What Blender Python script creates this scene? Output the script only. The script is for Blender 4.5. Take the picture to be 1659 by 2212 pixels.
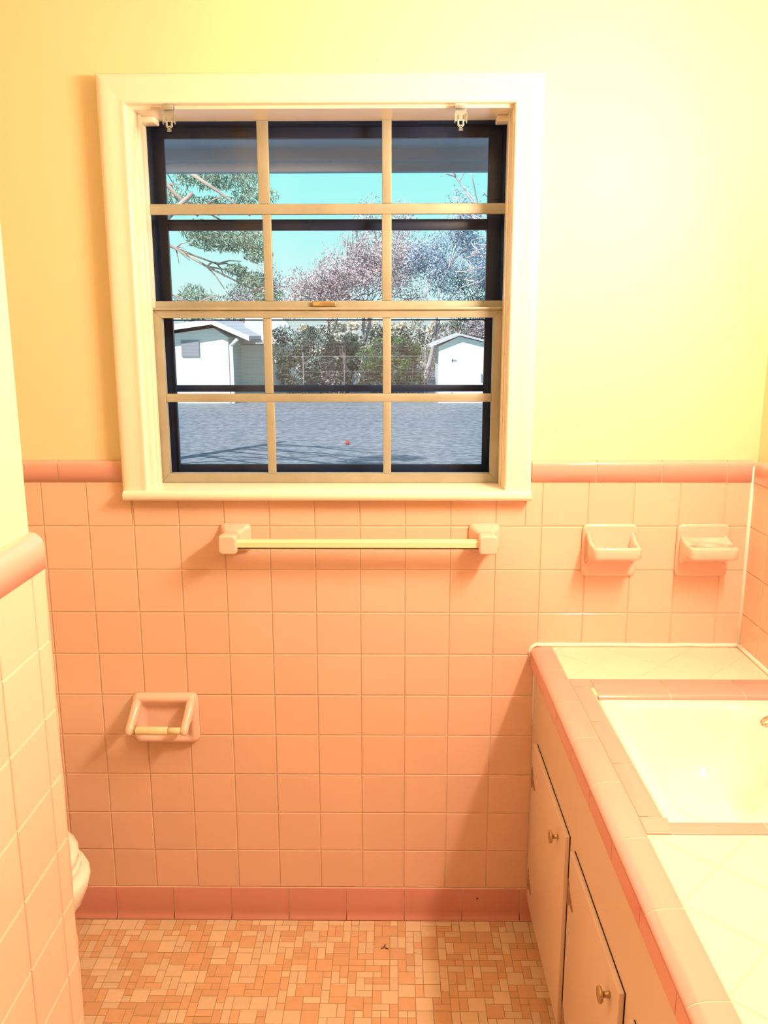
import bpy, bmesh, math, random
from mathutils import Vector, Matrix
random.seed(7)
for o in list(bpy.data.objects): bpy.data.objects.remove(o)
SC = bpy.context.scene
COL = SC.collection

# ------------------------------------------------------------------ camera
CAMZ = 1.5336
cam_d = bpy.data.cameras.new('camera'); cam = bpy.data.objects.new('camera', cam_d); COL.objects.link(cam)
pt, yw, rl = .2095, -.0107, -.0016
F = Vector((math.sin(yw)*math.cos(pt), math.cos(yw)*math.cos(pt), -math.sin(pt)))
R = Vector((math.cos(yw), -math.sin(yw), 0)); U = R.cross(F)
Rr = R*math.cos(rl)+U*math.sin(rl); Uu = U*math.cos(rl)-R*math.sin(rl)
cam.matrix_world = Matrix(((Rr.x, Uu.x, -F.x, -.0293), (Rr.y, Uu.y, -F.y, -1.9876), (Rr.z, Uu.z, -F.z, CAMZ), (0, 0, 0, 1)))
cam_d.sensor_fit = 'HORIZONTAL'; cam_d.sensor_width = 36; cam_d.lens = 36*1823.2/1659
cam_d.clip_start = .02; cam_d.clip_end = 500
SC.camera = cam

# ------------------------------------------------------------------ view, sky, sun, lamp
SC.view_settings.view_transform = 'Standard'
try: SC.view_settings.look = 'None'
except Exception: pass
SC.view_settings.gamma = 1.0; SC.view_settings.exposure = 0.0; SC.view_settings.use_curve_mapping = False
SKY_STRENGTH = 1.0; SUN_STRENGTH = 6.6; LAMP_WATTS = 35.0; AREA_WATTS = 18.0
W = bpy.data.worlds.new('sky'); SC.world = W; W.use_nodes = True
nt = W.node_tree; nt.nodes.clear()
tc = nt.nodes.new('ShaderNodeTexCoord'); sx = nt.nodes.new('ShaderNodeSeparateXYZ'); rp = nt.nodes.new('ShaderNodeValToRGB')
bg = nt.nodes.new('ShaderNodeBackground'); wo = nt.nodes.new('ShaderNodeOutputWorld')
nt.links.new(tc.outputs['Generated'], sx.inputs[0]); nt.links.new(sx.outputs['Z'], rp.inputs[0])
nt.links.new(rp.outputs[0], bg.inputs[0]); nt.links.new(bg.outputs[0], wo.inputs[0])
rp.color_ramp.elements[0].position = 0.0; rp.color_ramp.elements[0].color = (.80, .97, .95, 1)
rp.color_ramp.elements[1].position = 0.5; rp.color_ramp.elements[1].color = (.16, .50, .85, 1)
e = rp.color_ramp.elements.new(.10); e.color = (.50, 1.0, .98, 1)
e = rp.color_ramp.elements.new(.20); e.color = (.33, 1.0, .96, 1)
bg.inputs[1].default_value = SKY_STRENGTH
sd = bpy.data.lights.new('sun', 'SUN'); sd.energy = SUN_STRENGTH; sd.angle = .009; sd.color = (1.0, .97, .90)
so = bpy.data.objects.new('sun', sd); COL.objects.link(so)
so.rotation_euler = Vector((.60, 1.0, -1.15)).to_track_quat('-Z', 'Y').to_euler()
# the four bulbs of the light bar over the mirror on the right wall
for i in range(4):
    ld = bpy.data.lights.new('vanity_bulb', 'POINT'); ld.energy = LAMP_WATTS/4*1.0; ld.shadow_soft_size = .045
    ld.color = (1.0, .73, .53)
    lo = bpy.data.objects.new('vanity_bulb', ld); COL.objects.link(lo); lo.location = (.72, -.66-.14*i, 1.96)

ad = bpy.data.lights.new('vanity_fill', 'AREA'); ad.shape = 'RECTANGLE'; ad.size = .5; ad.size_y = .10; ad.energy = AREA_WATTS; ad.color = (1.0, .73, .53)  # added area light, evens out the falloff of the bulbs
ao = bpy.data.objects.new('vanity_fill', ad); COL.objects.link(ao); ao.location = (.70, -.87, 1.95)
zz = -Vector((-1, .0, -.30)).normalized(); xx = Vector((0, 1, 0)); yy = zz.cross(xx)
ao.matrix_world = Matrix(((xx.x, yy.x, zz.x, .70), (xx.y, yy.y, zz.y, -.87), (xx.z, yy.z, zz.z, 1.95), (0, 0, 0, 1)))

# ------------------------------------------------------------------ helpers
def setp(o, label=None, cat=None, group=None, kind=None):
    if label: o['label'] = label
    if cat: o['category'] = cat
    if group: o['group'] = group
    if kind: o['kind'] = kind
    return o

def empty(name, loc=(0, 0, 0), parent=None):
    o = bpy.data.objects.new(name, None); COL.objects.link(o); o.location = loc; o.empty_display_size = .05
    if parent: o.parent = parent
    return o

class MB:
    """collects polygons, becomes one mesh object; world coordinates"""
    def __init__(s): s.v = []; s.f = []; s.m = []; s.t = []; s.sm = []
    def face(s, pts, mat=0, tone=1.0, smooth=False):
        b = len(s.v); s.v += [tuple(p) for p in pts]; s.f.append(tuple(range(b, b+len(pts))))
        s.m.append(mat); s.t.append(tone); s.sm.append(smooth)
    def grid(s, rows, closed=False, mat=0, tone=1.0, smooth=True, cap0=False, cap1=False):
        b = len(s.v); n = len(rows[0])
        for r in rows: s.v += [tuple(p) for p in r]
        for i in range(len(rows)-1):
            for j in range(n if closed else n-1):
                k = (j+1) % n
                s.f.append((b+i*n+j, b+i*n+k, b+(i+1)*n+k, b+(i+1)*n+j)); s.m.append(mat); s.t.append(tone); s.sm.append(smooth)
        if cap0: s.f.append(tuple(b+j for j in reversed(range(n)))); s.m.append(mat); s.t.append(tone); s.sm.append(False)
        if cap1: s.f.append(tuple(b+(len(rows)-1)*n+j for j in range(n))); s.m.append(mat); s.t.append(tone); s.sm.append(False)
    def box(s, x0, x1, y0, y1, z0, z1, mat=0, tone=1.0, bev=0.0):
        if bev <= 0:
            p = [(x, y, z) for x in (x0, x1) for y in (y0, y1) for z in (z0, z1)]
            for q in ((0, 1, 3, 2), (4, 6, 7, 5), (0, 4, 5, 1), (2, 3, 7, 6), (0, 2, 6, 4), (1, 5, 7, 3)):
                s.face([p[i] for i in q], mat, tone)
        else:
            bm = bmesh.new(); bmesh.ops.create_cube(bm, size=1)
            for v in bm.verts: v.co = Vector(((x0+x1)/2+v.co.x*(x1-x0), (y0+y1)/2+v.co.y*(y1-y0), (z0+z1)/2+v.co.z*(z1-z0)))
            bmesh.ops.bevel(bm, geom=bm.edges[:], offset=bev, segments=3, affect='EDGES', profile=.5)
            s.add_bm(bm, mat, tone, True)
    def add_bm(s, bm, mat=0, tone=1.0, smooth=True):
        b = len(s.v); bm.verts.index_update(); s.v += [tuple(v.co) for v in bm.verts]
        for f in bm.faces: s.f.append(tuple(b+v.index for v in f.verts)); s.m.append(mat); s.t.append(tone); s.sm.append(smooth)
        bm.free()
    def lathe(s, prof, c, axis='Z', n=24, mat=0, sx=1, sy=1, cap=True):
        rows = []
        for r, h in prof:
            row = []
            for k in range(n):
                a = 2*math.pi*k/n; u, w = r*math.cos(a)*sx, r*math.sin(a)*sy
                p = {'Z': (u, w, h), 'Y': (u, h, w), 'X': (h, u, w)}[axis]
                row.append((c[0]+p[0], c[1]+p[1], c[2]+p[2]))
            rows.append(row)
        s.grid(rows, True, mat, cap0=cap, cap1=cap)
    def tube(s, pts, radii, n=10, mat=0, smooth=True):
        pts = [Vector(p) for p in pts]; rows = []
        if not isinstance(radii, (list, tuple)): radii = [radii]*len(pts)
        up = None
        for i, p in enumerate(pts):
            t = (pts[min(i+1, len(pts)-1)]-pts[max(i-1, 0)]).normalized()
            if up is None: up = Vector((0, 0, 1)) if abs(t.z) < .9 else Vector((1, 0, 0))
            a = t.cross(up).normalized(); b = a.cross(t).normalized(); up = b
            rows.append([p+radii[i]*(math.cos(2*math.pi*k/n)*a+math.sin(2*math.pi*k/n)*b) for k in range(n)])
        s.grid(rows, True, mat, smooth=smooth, cap0=True, cap1=True)
    def build(s, name, mats, parent=None, fix=True):
        me = bpy.data.meshes.new(name); me.from_pydata(s.v, [], s.f)
        if not isinstance(mats, (list, tuple)): mats = [mats]
        for m in mats: me.materials.append(m)
        me.polygons.foreach_set('material_index', s.m); me.polygons.foreach_set('use_smooth', s.sm)
        at = me.attributes.new('tone', 'FLOAT', 'FACE'); at.data.foreach_set('value', s.t)
        if fix:
            bm = bmesh.new(); bm.from_mesh(me); bmesh.ops.recalc_face_normals(bm, faces=bm.faces[:]); bm.to_mesh(me); bm.free()
        me.update()
        o = bpy.data.objects.new(name, me); COL.objects.link(o)
        if parent:
            o.parent = parent; o.matrix_parent_inverse = Matrix.Translation(parent_loc(parent)).inverted()
        return o

def parent_loc(p):
    return Vector(p.location) if p.type == 'EMPTY' else Vector((0, 0, 0))   # part meshes sit at the world origin

def thing(name, loc, label, cat, group=None):
    return setp(empty(name, loc), label, cat, group)

def subsurf(o, lv=2):
    m = o.modifiers.new('subdivision', 'SUBSURF'); m.levels = lv; m.render_levels = lv
    return o

def rrect(x0, x1, z0, z1, r, n=5):
    """rounded rectangle outline as (x, z), counter clockwise"""
    pts = []
    for cx, cz, a0 in ((x1-r, z0+r, -90), (x1-r, z1-r, 0), (x0+r, z1-r, 90), (x0+r, z0+r, 180)):
        for k in range(n+1):
            a = math.radians(a0+90*k/n); pts.append((cx+r*math.cos(a), cz+r*math.sin(a)))
    return pts

# ------------------------------------------------------------------ materials
def mat(name, col, rough=.5, metal=0., tone=False, noise=None, bump=None, coat=0., spec=.5, nscale=20):
    m = bpy.data.materials.new(name); m.use_nodes = True; t = m.node_tree; b = t.nodes['Principled BSDF']
    b.inputs['Base Color'].default_value = (*col, 1); b.inputs['Roughness'].default_value = rough; b.inputs['Metallic'].default_value = metal
    b.inputs['Specular IOR Level'].default_value = spec; b.inputs['Coat Weight'].default_value = coat; b.inputs['Coat Roughness'].default_value = .05
    src = None
    if noise:
        n = t.nodes.new('ShaderNodeTexNoise'); n.inputs['Scale'].default_value = nscale; n.inputs['Detail'].default_value = 4
        c = t.nodes.new('ShaderNodeTexCoord'); t.links.new(c.outputs['Object'], n.inputs['Vector'])
        r = t.nodes.new('ShaderNodeValToRGB'); r.color_ramp.elements[0].position = .3; r.color_ramp.elements[1].position = .7
        r.color_ramp.elements[0].color = (*col, 1); r.color_ramp.elements[1].color = (*noise, 1)
        t.links.new(n.outputs[0], r.inputs[0]); src = r.outputs[0]; t.links.new(src, b.inputs['Base Color'])
    if tone:
        a = t.nodes.new('ShaderNodeAttribute'); a.attribute_name = 'tone'
        mx = t.nodes.new('ShaderNodeVectorMath'); mx.operation = 'SCALE'
        if src is not None: t.links.new(src, mx.inputs[0])
        else: mx.inputs[0].default_value = col
        t.links.new(a.outputs['Fac'], mx.inputs['Scale']); t.links.new(mx.outputs[0], b.inputs['Base Color'])
    if bump:
        n2 = t.nodes.new('ShaderNodeTexNoise'); n2.inputs['Scale'].default_value = bump[0]; n2.inputs['Detail'].default_value = 3
        c2 = t.nodes.new('ShaderNodeTexCoord'); t.links.new(c2.outputs['Object'], n2.inputs['Vector'])
        bp = t.nodes.new('ShaderNodeBump'); bp.inputs['Strength'].default_value = bump[1]; bp.inputs['Distance'].default_value = .01
        t.links.new(n2.outputs[0], bp.inputs['Height']); t.links.new(bp.outputs[0], b.inputs['Normal'])
    return m

def glass_mat(name, ior=1.45, tint=(1, 1, 1)):
    m = bpy.data.materials.new(name); m.use_nodes = True; t = m.node_tree; t.nodes.clear()
    tr = t.nodes.new('ShaderNodeBsdfTransparent'); tr.inputs[0].default_value = (*tint, 1)
    gl = t.nodes.new('ShaderNodeBsdfGlossy'); gl.inputs['Roughness'].default_value = .02
    fr = t.nodes.new('ShaderNodeFresnel'); fr.inputs[0].default_value = ior
    mx = t.nodes.new('ShaderNodeMixShader'); out = t.nodes.new('ShaderNodeOutputMaterial')
    t.links.new(fr.outputs[0], mx.inputs[0]); t.links.new(tr.outputs[0], mx.inputs[1]); t.links.new(gl.outputs[0], mx.inputs[2])
    t.links.new(mx.outputs[0], out.inputs[0]); return m

def screen_mat():
    m = bpy.data.materials.new('insect_screen'); m.use_nodes = True; t = m.node_tree; t.nodes.clear()
    tr = t.nodes.new('ShaderNodeBsdfTransparent'); df = t.nodes.new('ShaderNodeBsdfDiffuse'); df.inputs[0].default_value = (.42, .45, .5, 1)
    c = t.nodes.new('ShaderNodeTexCoord'); w = t.nodes.new('ShaderNodeTexWave'); w.bands_direction = 'Z'; w.inputs['Scale'].default_value = 38
    t.links.new(c.outputs['Object'], w.inputs['Vector'])
    mr = t.nodes.new('ShaderNodeMapRange'); mr.inputs['To Min'].default_value = .14; mr.inputs['To Max'].default_value = .26
    t.links.new(w.outputs['Fac'], mr.inputs['Value'])
    mx = t.nodes.new('ShaderNodeMixShader'); out = t.nodes.new('ShaderNodeOutputMaterial')
    t.links.new(mr.outputs[0], mx.inputs[0]); t.links.new(tr.outputs[0], mx.inputs[1]); t.links.new(df.outputs[0], mx.inputs[2])
    t.links.new(mx.outputs[0], out.inputs[0]); return m

M = {}
M['plaster'] = mat('cream_paint', (.90, .78, .49), .55, bump=(60, .04))
M['trim'] = mat('white_gloss_paint', (.92, .85, .70), .22, bump=(25, .03))
M['pink'] = mat('pink_glaze', (.88, .585, .45), .12, tone=True, spec=.5)
M['dusty'] = mat('dusty_pink_glaze', (.80, .43, .37), .10, tone=True)
M['cream'] = mat('cream_glaze', (.90, .76, .60), .12, tone=True)
M['ceramic'] = mat('pink_ceramic', (.90, .60, .49), .08, coat=.3)
M['grout'] = mat('cream_grout', (.86, .62, .46), .85)
M['grout_dark'] = mat('olive_grout', (.42, .30, .16), .9)
M['mosaic'] = mat('porcelain_mosaic', (.74, .56, .38), .35, tone=True, noise=(.78, .60, .41), nscale=60)
M['mosaic_o'] = mat('tan_mosaic', (.68, .41, .24), .35, tone=True, noise=(.72, .45, .27), nscale=60)
M['white'] = mat('white_porcelain', (.93, .90, .82), .08, coat=.4)
M['caulk'] = mat('white_caulk', (.97, .95, .85), .4)
M['cabinet'] = mat('cabinet_paint', (.78, .62, .50), .35, bump=(40, .04))
M['alum'] = mat('aluminium', (.43, .43, .34), .45, metal=.2, noise=(.36, .35, .27), nscale=14)
M['chrome'] = mat('chrome', (.82, .80, .76), .08, metal=1)
M['zinc'] = mat('zinc_steel', (.50, .55, .56), .25, metal=.7)
M['brass'] = mat('aged_brass', (.55, .42, .22), .3, metal=.8)
M['bronze'] = mat('chipped_bronze', (.22, .09, .05), .4, metal=.5, noise=(.50, .36, .24), nscale=120)
M['ivory'] = mat('ivory_plastic', (.88, .74, .48), .4)
M['barwhite'] = mat('yellowed_bar', (.92, .82, .50), .22)
M['dark'] = mat('dark_storm_frame', (.006, .022, .075), .35)  # blue cast of sky haze is put into the frame colour
M['sashdark'] = mat('dark_bronze_track', (.03, .028, .022), .4)
M['black'] = mat('black_shade_and_dot', (.02, .01, .01), .9)
M['glass'] = glass_mat('window_glass', 1.3)
M['screen'] = screen_mat()
M['twig'] = mat('dead_twig', (.10, .03, .015), .8)
M['soffit'] = mat('grey_soffit', (.52, .60, .70), .7)
M['trimpink'] = mat('counter_pink_glaze', (.80, .37, .33), .12, tone=True)  # dusty glaze toned down to offset the strong light on the counter
M['panel'] = mat('dark_low_bounce', (.26, .17, .10), .5)  # unseen front wall, made dark to cut the bounce light
M['dusty_dark'] = mat('dimmed_pink_glaze', (.66, .29, .24), .12, tone=True)  # dusty glaze darkened, dim light near the floor put into the colour
M['ceiling'] = mat('ceiling_paint', (.90, .86, .74), .8)

T = .1095          # wall tile pitch
ZC = 1.185         # underside of the cap tiles
XR = .828          # right wall tile face
XL = -.5416        # left partition tile face
YE = -.797         # far end of the partition

def tile(mb, o, u, v, n, w, h, mat=0, th=.004, g=.0012, b=.0014, tone=1.0):
    """one pillow-edged tile: origin o at lower corner of its cell, u/v along, n towards the room"""
    o, u, v, n = Vector(o), Vector(u), Vector(v), Vector(n)
    def ring(i, d): return [o+u*a+v*c+n*d for a, c in ((i, i), (w-i, i), (w-i, h-i), (i, h-i))]
    r0, r1, r2 = ring(g, -th), ring(g, -b*.8), ring(g+b, 0)
    for a, c in ((r0, r1), (r1, r2)):
        for k in range(4): mb.face([a[k], a[(k+1) % 4], c[(k+1) % 4], c[k]], mat, tone)
    mb.face(r2, mat, tone)

def prism(mb, prof, p0, p1, mat=0, tone=1.0, smooth=True, close=False):
    """extrude a list of offset vectors from p0 to p1"""
    p0, p1 = Vector(p0), Vector(p1)
    rows = [[p0+Vector(q) for q in prof], [p1+Vector(q) for q in prof]]
    mb.grid(rows, close, mat, tone, smooth)
    for r in rows: mb.face(r, mat, tone)

def tt(): return random.uniform(.965, 1.02)

# ================================================================== SHELL
X0 = -1.42; YB = -2.9; HC = 2.44; PY = .012
HX0, HX1, HZ0, HZ1 = -.602, .233, 1.15, 2.0125     # window opening
wb = MB()
def slab(x0, x1, z0, z1): wb.box(x0, x1, PY, .16, z0, z1)
slab(X0-.1, HX0-.02, 0, HC); slab(HX1+.02, XR+.13, 0, HC); slab(HX0-.02, HX1+.02, 0, HZ0); slab(HX0-.02, HX1+.02, HZ1+.02, HC)
wall_back = setp(wb.build('wall_back', M['plaster']), kind='structure')
# tile field of the back wall
SX0, SX1 = -.660, .289
mb = MB(); mb.box(X0, SX0, .0022, PY+.002, .085, ZC-.001, 1); mb.box(SX1, XR+.01, .0022, PY+.002, .085, ZC-.001, 1); mb.box(SX0, SX1, .0022, PY+.002, .085, 1.144, 1)
for j in range(10):
    z = .09+j*T
    for i in range(-14, 9):
        x0 = (i)*T; x1 = x0+T; x0 = max(x0, X0); x1 = min(x1, XR)
        if x1-x0 < .01: continue
        h = T; 
        cell = [(x0, x1, z, z+h)]
        if j == 9 and x1 > SX0 and x0 < SX1:       # the row cut by the window stool
            if x0 < SX0: cell = [(x0, SX0, z, z+h), (SX0, x1, z, 1.142)]
            elif x1 > SX1: cell = [(x0, SX1, z, 1.142), (SX1, x1, z, z+h)]
            else: cell = [(x0, x1, z, 1.142)]
            if x0 < SX0 or x1 > SX1:
                tone = tt()
                for c in cell: tile(mb, (c[0], 0, c[2]), (1, 0, 0), (0, 0, 1), (0, -1, 0), c[1]-c[0], c[3]-c[2], 0, g=.0006, tone=tone)
                continue
        for c in cell: tile(mb, (c[0], 0, c[2]), (1, 0, 0), (0, 0, 1), (0, -1, 0), c[1]-c[0], c[3]-c[2], 0, tone=tt())
mb.build('tile_field', [M['pink'], M['grout']], wall_back, fix=True)
# cap and base tiles
def cap_prof(nrm, d=.0):
    """cross-section of a bullnose cap; nrm = direction into room, front proud by 3 mm, back to the plaster"""
    n = Vector(nrm); pts = []
    fr, bk, hh, r = .003, -.0125, .0505, .0135
    pts.append(n*bk); pts.append(n*fr)
    for k in range(7):
        a = math.radians(90*k/6); pts.append(n*(fr-r+r*math.cos(a))+Vector((0, 0, hh-r+r*math.sin(a))))
    pts.append(n*bk+Vector((0, 0, hh)))
    return pts
def caps(mb, xs, mat=0):
    for a, b in zip(xs[:-1], xs[1:]): prism(mb, cap_prof((0, -1, 0)), (a+.0012, 0, ZC+.0008), (b-.0012, 0, ZC+.0008), mat, tt())
mb = MB()
caps(mb, [X0, -1.293, -1.139, -.984, -.8295, -.6745]); caps(mb, [.3005, .4555, .610, .7648, XR])
mb.box(X0, -.676, -.001, PY, ZC-.001, ZC+.048, 1); mb.box(.302, XR, -.001, PY, ZC-.001, ZC+.048, 1)
mb.build('tile_cap', [M['dusty'], M['grout']], wall_back)
mb = MB()
cove = [(0, .006, 0), (0, .006, .0885), (0, -.0015, .0885), (0, -.003, .087), (0, -.003, .022), (0, -.0045, .012), (0, -.008, .005), (0, -.0135, .0015), (0, -.0135, 0)]
xs = [-1.38+.1535*k for k in range(12)]
xs = [X0]+[.0015+.1536*k for k in range(-9, 3)]+[.345]
for a, b in zip(xs[:-1], xs[1:]): prism(mb, cove, (a+.001, 0, .0005), (b-.001, 0, .0005), 0, tt())
mb.box(X0, .36, -.0015, .006, 0, .0895, 1)
mb.build('cove_base_tiles', [M['dusty_dark'], M['grout']], wall_back)
o = MB(); o.lathe([(.0001, -.0045), (.0022, -.0042), (.0025, -.003)], (.1958, 0, .0607), 'Y', 10); o.build('black_dot', M['black'], wall_back)  # small raised black dot on the base tile

# right wall
mb = MB(); mb.box(XR+.012, XR+.13, YB, PY, 0, HC)
wall_right = setp(mb.build('wall_right', M['plaster']), kind='structure')
mb = MB(); mb.box(XR+.0022, XR+.0125, YB, 0, .7, ZC, 1)
for j in range(6, 10):
    z = .09+j*T; y = 0; first = True
    while y > -2.85:
        w = .100 if first else .1135; first = False
        tile(mb, (XR, y-w, z), (0, 1, 0), (0, 0, 1), (-1, 0, 0), w, T, 0, tone=tt()); y -= w
mb.build('tile_field', [M['pink'], M['grout']], wall_right)
mb = MB(); y = -.012
while y > -2.7:
    prism(mb, cap_prof((-1, 0, 0)), (XR, y, ZC+.0008), (XR, y-.153, ZC+.0008), 0, tt()); y -= .156
mb.build('tile_cap', M['dusty'], wall_right)
mb = MB(); mb.tube([(XR-.001, -.001, .775), (XR-.001, -.001, 1.0), (XR-.001, -.001, 1.222)], [.006, .0055, .0045], 10)
mb.build('corner_caulk', M['caulk'], wall_right)

# left partition block and the toilet alcove
mb = MB(); mb.box(X0, -.558, YB, YE-.004, 0, HC)
wall_left = setp(mb.build('wall_left', M['plaster']), kind='structure')
mb = MB(); OZ = .0103; mb.box(-.559, XL-.0022, YB, YE+.001, 0, ZC+OZ, 1)
ys = [YE, YE-.042]
while ys[-1] > -2.8: ys.append(ys[-1]-.1165)
for j in range(-1, 10):
    z = .09+j*T+OZ
    for a, b in zip(ys[:-1], ys[1:]):
        tile(mb, (XL, b, max(z, 0)), (0, 1, 0), (0, 0, 1), (1, 0, 0), a-b, T if z > 0 else T+z, 0, tone=tt())
mb.build('tile_field', [M['pink'], M['grout']], wall_left)
mb = MB(); prof = []
n = Vector((1, 0, 0)); fr = .003; r = .020; hh = .0545
prof = [(-.017, 0, 0), (fr, 0, 0)]
for k in range(9):
    a = math.radians(90*k/8); prof.append((fr-r+r*math.cos(a), 0, hh-r+r*math.sin(a)))
prof.append((-.017, 0, hh))
y = YE+.001
while y > -2.7:
    prism(mb, prof, (XL, y-.0012, ZC+OZ+.0008), (XL, y-.155, ZC+OZ+.0008), 0, tt()); y -= .157
mb.build('tile_cap', M['dusty'], wall_left)
# end edge of the mud-set tile at the alcove, a ragged caulk line
mb = MB(); pts = []
for k in range(46):
    pts.append((XL-.002+random.uniform(-.0006, .0006), YE+.002+random.uniform(-.0005, .0005), .01+k*.0265))
mb.tube(pts, [.0022+random.uniform(-.0005, .0007) for _ in pts], 6)
mb.box(-.559, XL-.0015, YE-.002, YE+.0015, 0, ZC+OZ-.002)
mb.build('edge_grout', M['pink'], wall_left)
mb = MB(); mb.box(X0-.1, X0, YB, PY, 0, HC); setp(mb.build('wall_alcove', M['plaster']), kind='structure')
mb = MB(); mb.box(X0-.1, XR+.13, YB-.1, YB, 0, HC); setp(mb.build('wall_front', M['panel']), kind='structure')
mb = MB(); mb.box(X0-.1, XR+.13, YB-.1, .16, HC, HC+.1); setp(mb.build('ceiling', M['ceiling']), kind='structure')

# floor: sheet mosaic of large squares, bars and small squares
mb = MB(); mb.box(X0, XR+.02, YB, PY, -.05, -.0008, 2)
PU = .02035; nx, ny = int((.42-X0)/PU), int(1.25/PU)
used = [[False]*(ny+4) for _ in range(nx+4)]
rnd = random.Random(11)
def free(i, j, w, h): return all(i+a < nx and j+b < ny and not used[i+a][j+b] for a in range(w) for b in range(h))
for j in range(ny):
    for i in range(nx):
        if used[i][j]: continue
        opts = []
        if free(i, j, 2, 2): opts += [(2, 2)]*6
        if free(i, j, 2, 1): opts += [(2, 1)]*5
        if free(i, j, 1, 2): opts += [(1, 2)]*5
        opts += [(1, 1)]*3
        w, h = rnd.choice(opts)
        for a in range(w):
            for b in range(h): used[i+a][j+b] = True
        x = X0+i*PU; y = -.0135-(j+h)*PU
        c = rnd.random(); mi = 0 if c < .48 else 1
        tile(mb, (x, y, 0), (1, 0, 0), (0, 1, 0), (0, 0, 1), w*PU, h*PU, mi, th=.0008, g=.0009, b=.0003, tone=rnd.uniform(.93, 1.06))
mb.box(X0, .42, YB, -1.265, -.0007, 0, 0)
floor = setp(mb.build('floor', [M['mosaic'], M['mosaic_o'], M['grout_dark']]), kind='structure')

# ================================================================== WINDOW
win = setp(empty('window_1', (-.1845, .05, 1.15)), kind='structure')
# jamb boards and stops
mb = MB()
mb.box(HX0-.02, HX0, -.002, .108, 1.15, HZ1+.02); mb.box(HX1, HX1+.02, -.002, .108, 1.15, HZ1+.02); mb.box(HX0, HX1, -.002, .108, HZ1, HZ1+.02)
mb.box(HX0, HX0+.004, .035, .062, 1.168, HZ1, bev=.001); mb.box(HX1-.004, HX1, .035, .062, 1.168, HZ1, bev=.001)
mb.build('window_jamb', M['trim'], win)
# mitred casing: profile s = distance from outer edge, d = depth into room
prof = [(0, -.014), (0, .016), (.002, .021), (.006, .024), (.014, .0255), (.030, .024), (.044, .0225), (.052, .0235), (.058, .0245), (.0615, .023), (.0625, .018), (.0625, -.002)]
ox0, ox1, oz1 = -.6725, .2975, 2.0815
def casing(mb, ring):
    rows = []
    for px, pz, dx, dz in ring: rows.append([(px+dx*s, -d, pz+dz*s) for s, d in prof])
    for a, b in zip(rows[:-1], rows[1:]): mb.grid([a, b], smooth=True)
    mb.face(rows[0]); mb.face(rows[-1])
mb = MB(); casing(mb, [(ox0, 1.1675, 1, 0), (ox0, oz1, 1, -1), (ox1, oz1, -1, -1), (ox1, 1.1675, -1, 0)])
o = mb.build('window_casing', M['trim'], win)
# stool with rounded nose
mb = MB(); sp = [(0, .064, 0), (0, -.026, 0)]
for k in range(9):
    a = math.radians(-90+180*k/8); sp.append((0, -.026-.011*math.cos(a), .012+.012*math.sin(a)))
sp.append((0, .064, .0265))
prism(mb, sp, (SX0-.008, 0, 1.1435), (SX1+.008, 0, 1.1435))
mb.build('window_stool', M['trim'], win)
# aluminium sashes
def hbar(mb, x0, x1, z0, z1, y, d=.014, b=.0015): mb.box(x0, x1, y, y+d, z0, z1, bev=b)
US = MB(); y = .100
hbar(US, -.607, .236, 1.570, 1.6082, y, .012); hbar(US, -.612, -.604, 1.58, HZ1, y, .012, 0); hbar(US, .233, .240, 1.58, HZ1, y, .012, 0)
us = US.build('upper_sash', [M['alum']], win)
for (a, b, c, d) in ((-.3442, -.3196, 1.830, 2.0125), (-.0539, -.0337, 1.830, 2.0125), (-.3364, -.3190+.001, 1.608, 1.806), (-.0547, -.0336, 1.608, 1.806), (-.607, .236, 1.806, 1.830)):
    q = MB(); hbar(q, a-.001, b+.001, c, d, y-.001, .010); q.build('muntin', M['alum'], us)
q = MB(); q.face([(-.61, y+.005, 1.58), (.237, y+.005, 1.58), (.237, y+.005, HZ1), (-.61, y+.005, HZ1)]); q.build('window_pane', M['glass'], us)
q = MB(); q.box(-.222, -.165, y-.012, y, 1.594, 1.607, bev=.002); q.build('sash_latch', M['brass'], us)
LS = MB(); y = .066
def mitre(mb, x0, x1, z0, z1, t, tb, y, d):
    # four mitred members with a hairline gap
    g = .0004; A = [(x0, z0), (x1, z0), (x1, z1), (x0, z1)]; B = [(x0+t, z0+tb), (x1-t, z0+tb), (x1-t, z1-t), (x0+t, z1-t)]
    for k in range(4):
        p = [A[k], A[(k+1) % 4], B[(k+1) % 4], B[k]]
        cx = sum(q[0] for q in p)/4; cz = sum(q[1] for q in p)/4
        p = [(q[0]+(g if q[0] < cx else -g)*(k % 2 == 0), q[1]+(g if q[1] < cz else -g)*(k % 2 == 1)) for q in p]
        f = [(q[0], y, q[1]) for q in p]; bk = [(q[0], y+d, q[1]) for q in p]
        mb.face(f); mb.face(bk)
        for i in range(4): mb.face([f[i], f[(i+1) % 4], bk[(i+1) % 4], bk[i]])
mitre(LS, -.6015, .2305, 1.170, 1.5895, .0215, .024, y, .02)
LS.box(-.601, .230, y-.006, y+.002, 1.586, 1.5925, bev=.001)
ls = LS.build('lower_sash', [M['alum']], win)
for (a, b, c, d) in ((-.3388, -.3189, 1.389, 1.568), (-.0536, -.0336, 1.389, 1.568), (-.3370, -.3171, 1.194, 1.369), (-.0530, -.0336, 1.194, 1.369), (-.580, .209, 1.369, 1.389)):
    q = MB(); hbar(q, a, b, c, d, y+.002, .010); q.build('muntin', M['alum'], ls)
q = MB(); q.face([(-.581, y+.008, 1.192), (.21, y+.008, 1.192), (.21, y+.008, 1.57), (-.581, y+.008, 1.57)]); q.build('window_pane', M['glass'], ls)
# corner balance shoes under the head
for (a, b) in ((HX0, HX0+.034), (HX1-.028, HX1)):
    q = MB(); q.box(a, b, .055, .098, HZ1-.013, HZ1, bev=.003); q.build('balance_shoe', M['trim'], win)
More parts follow.
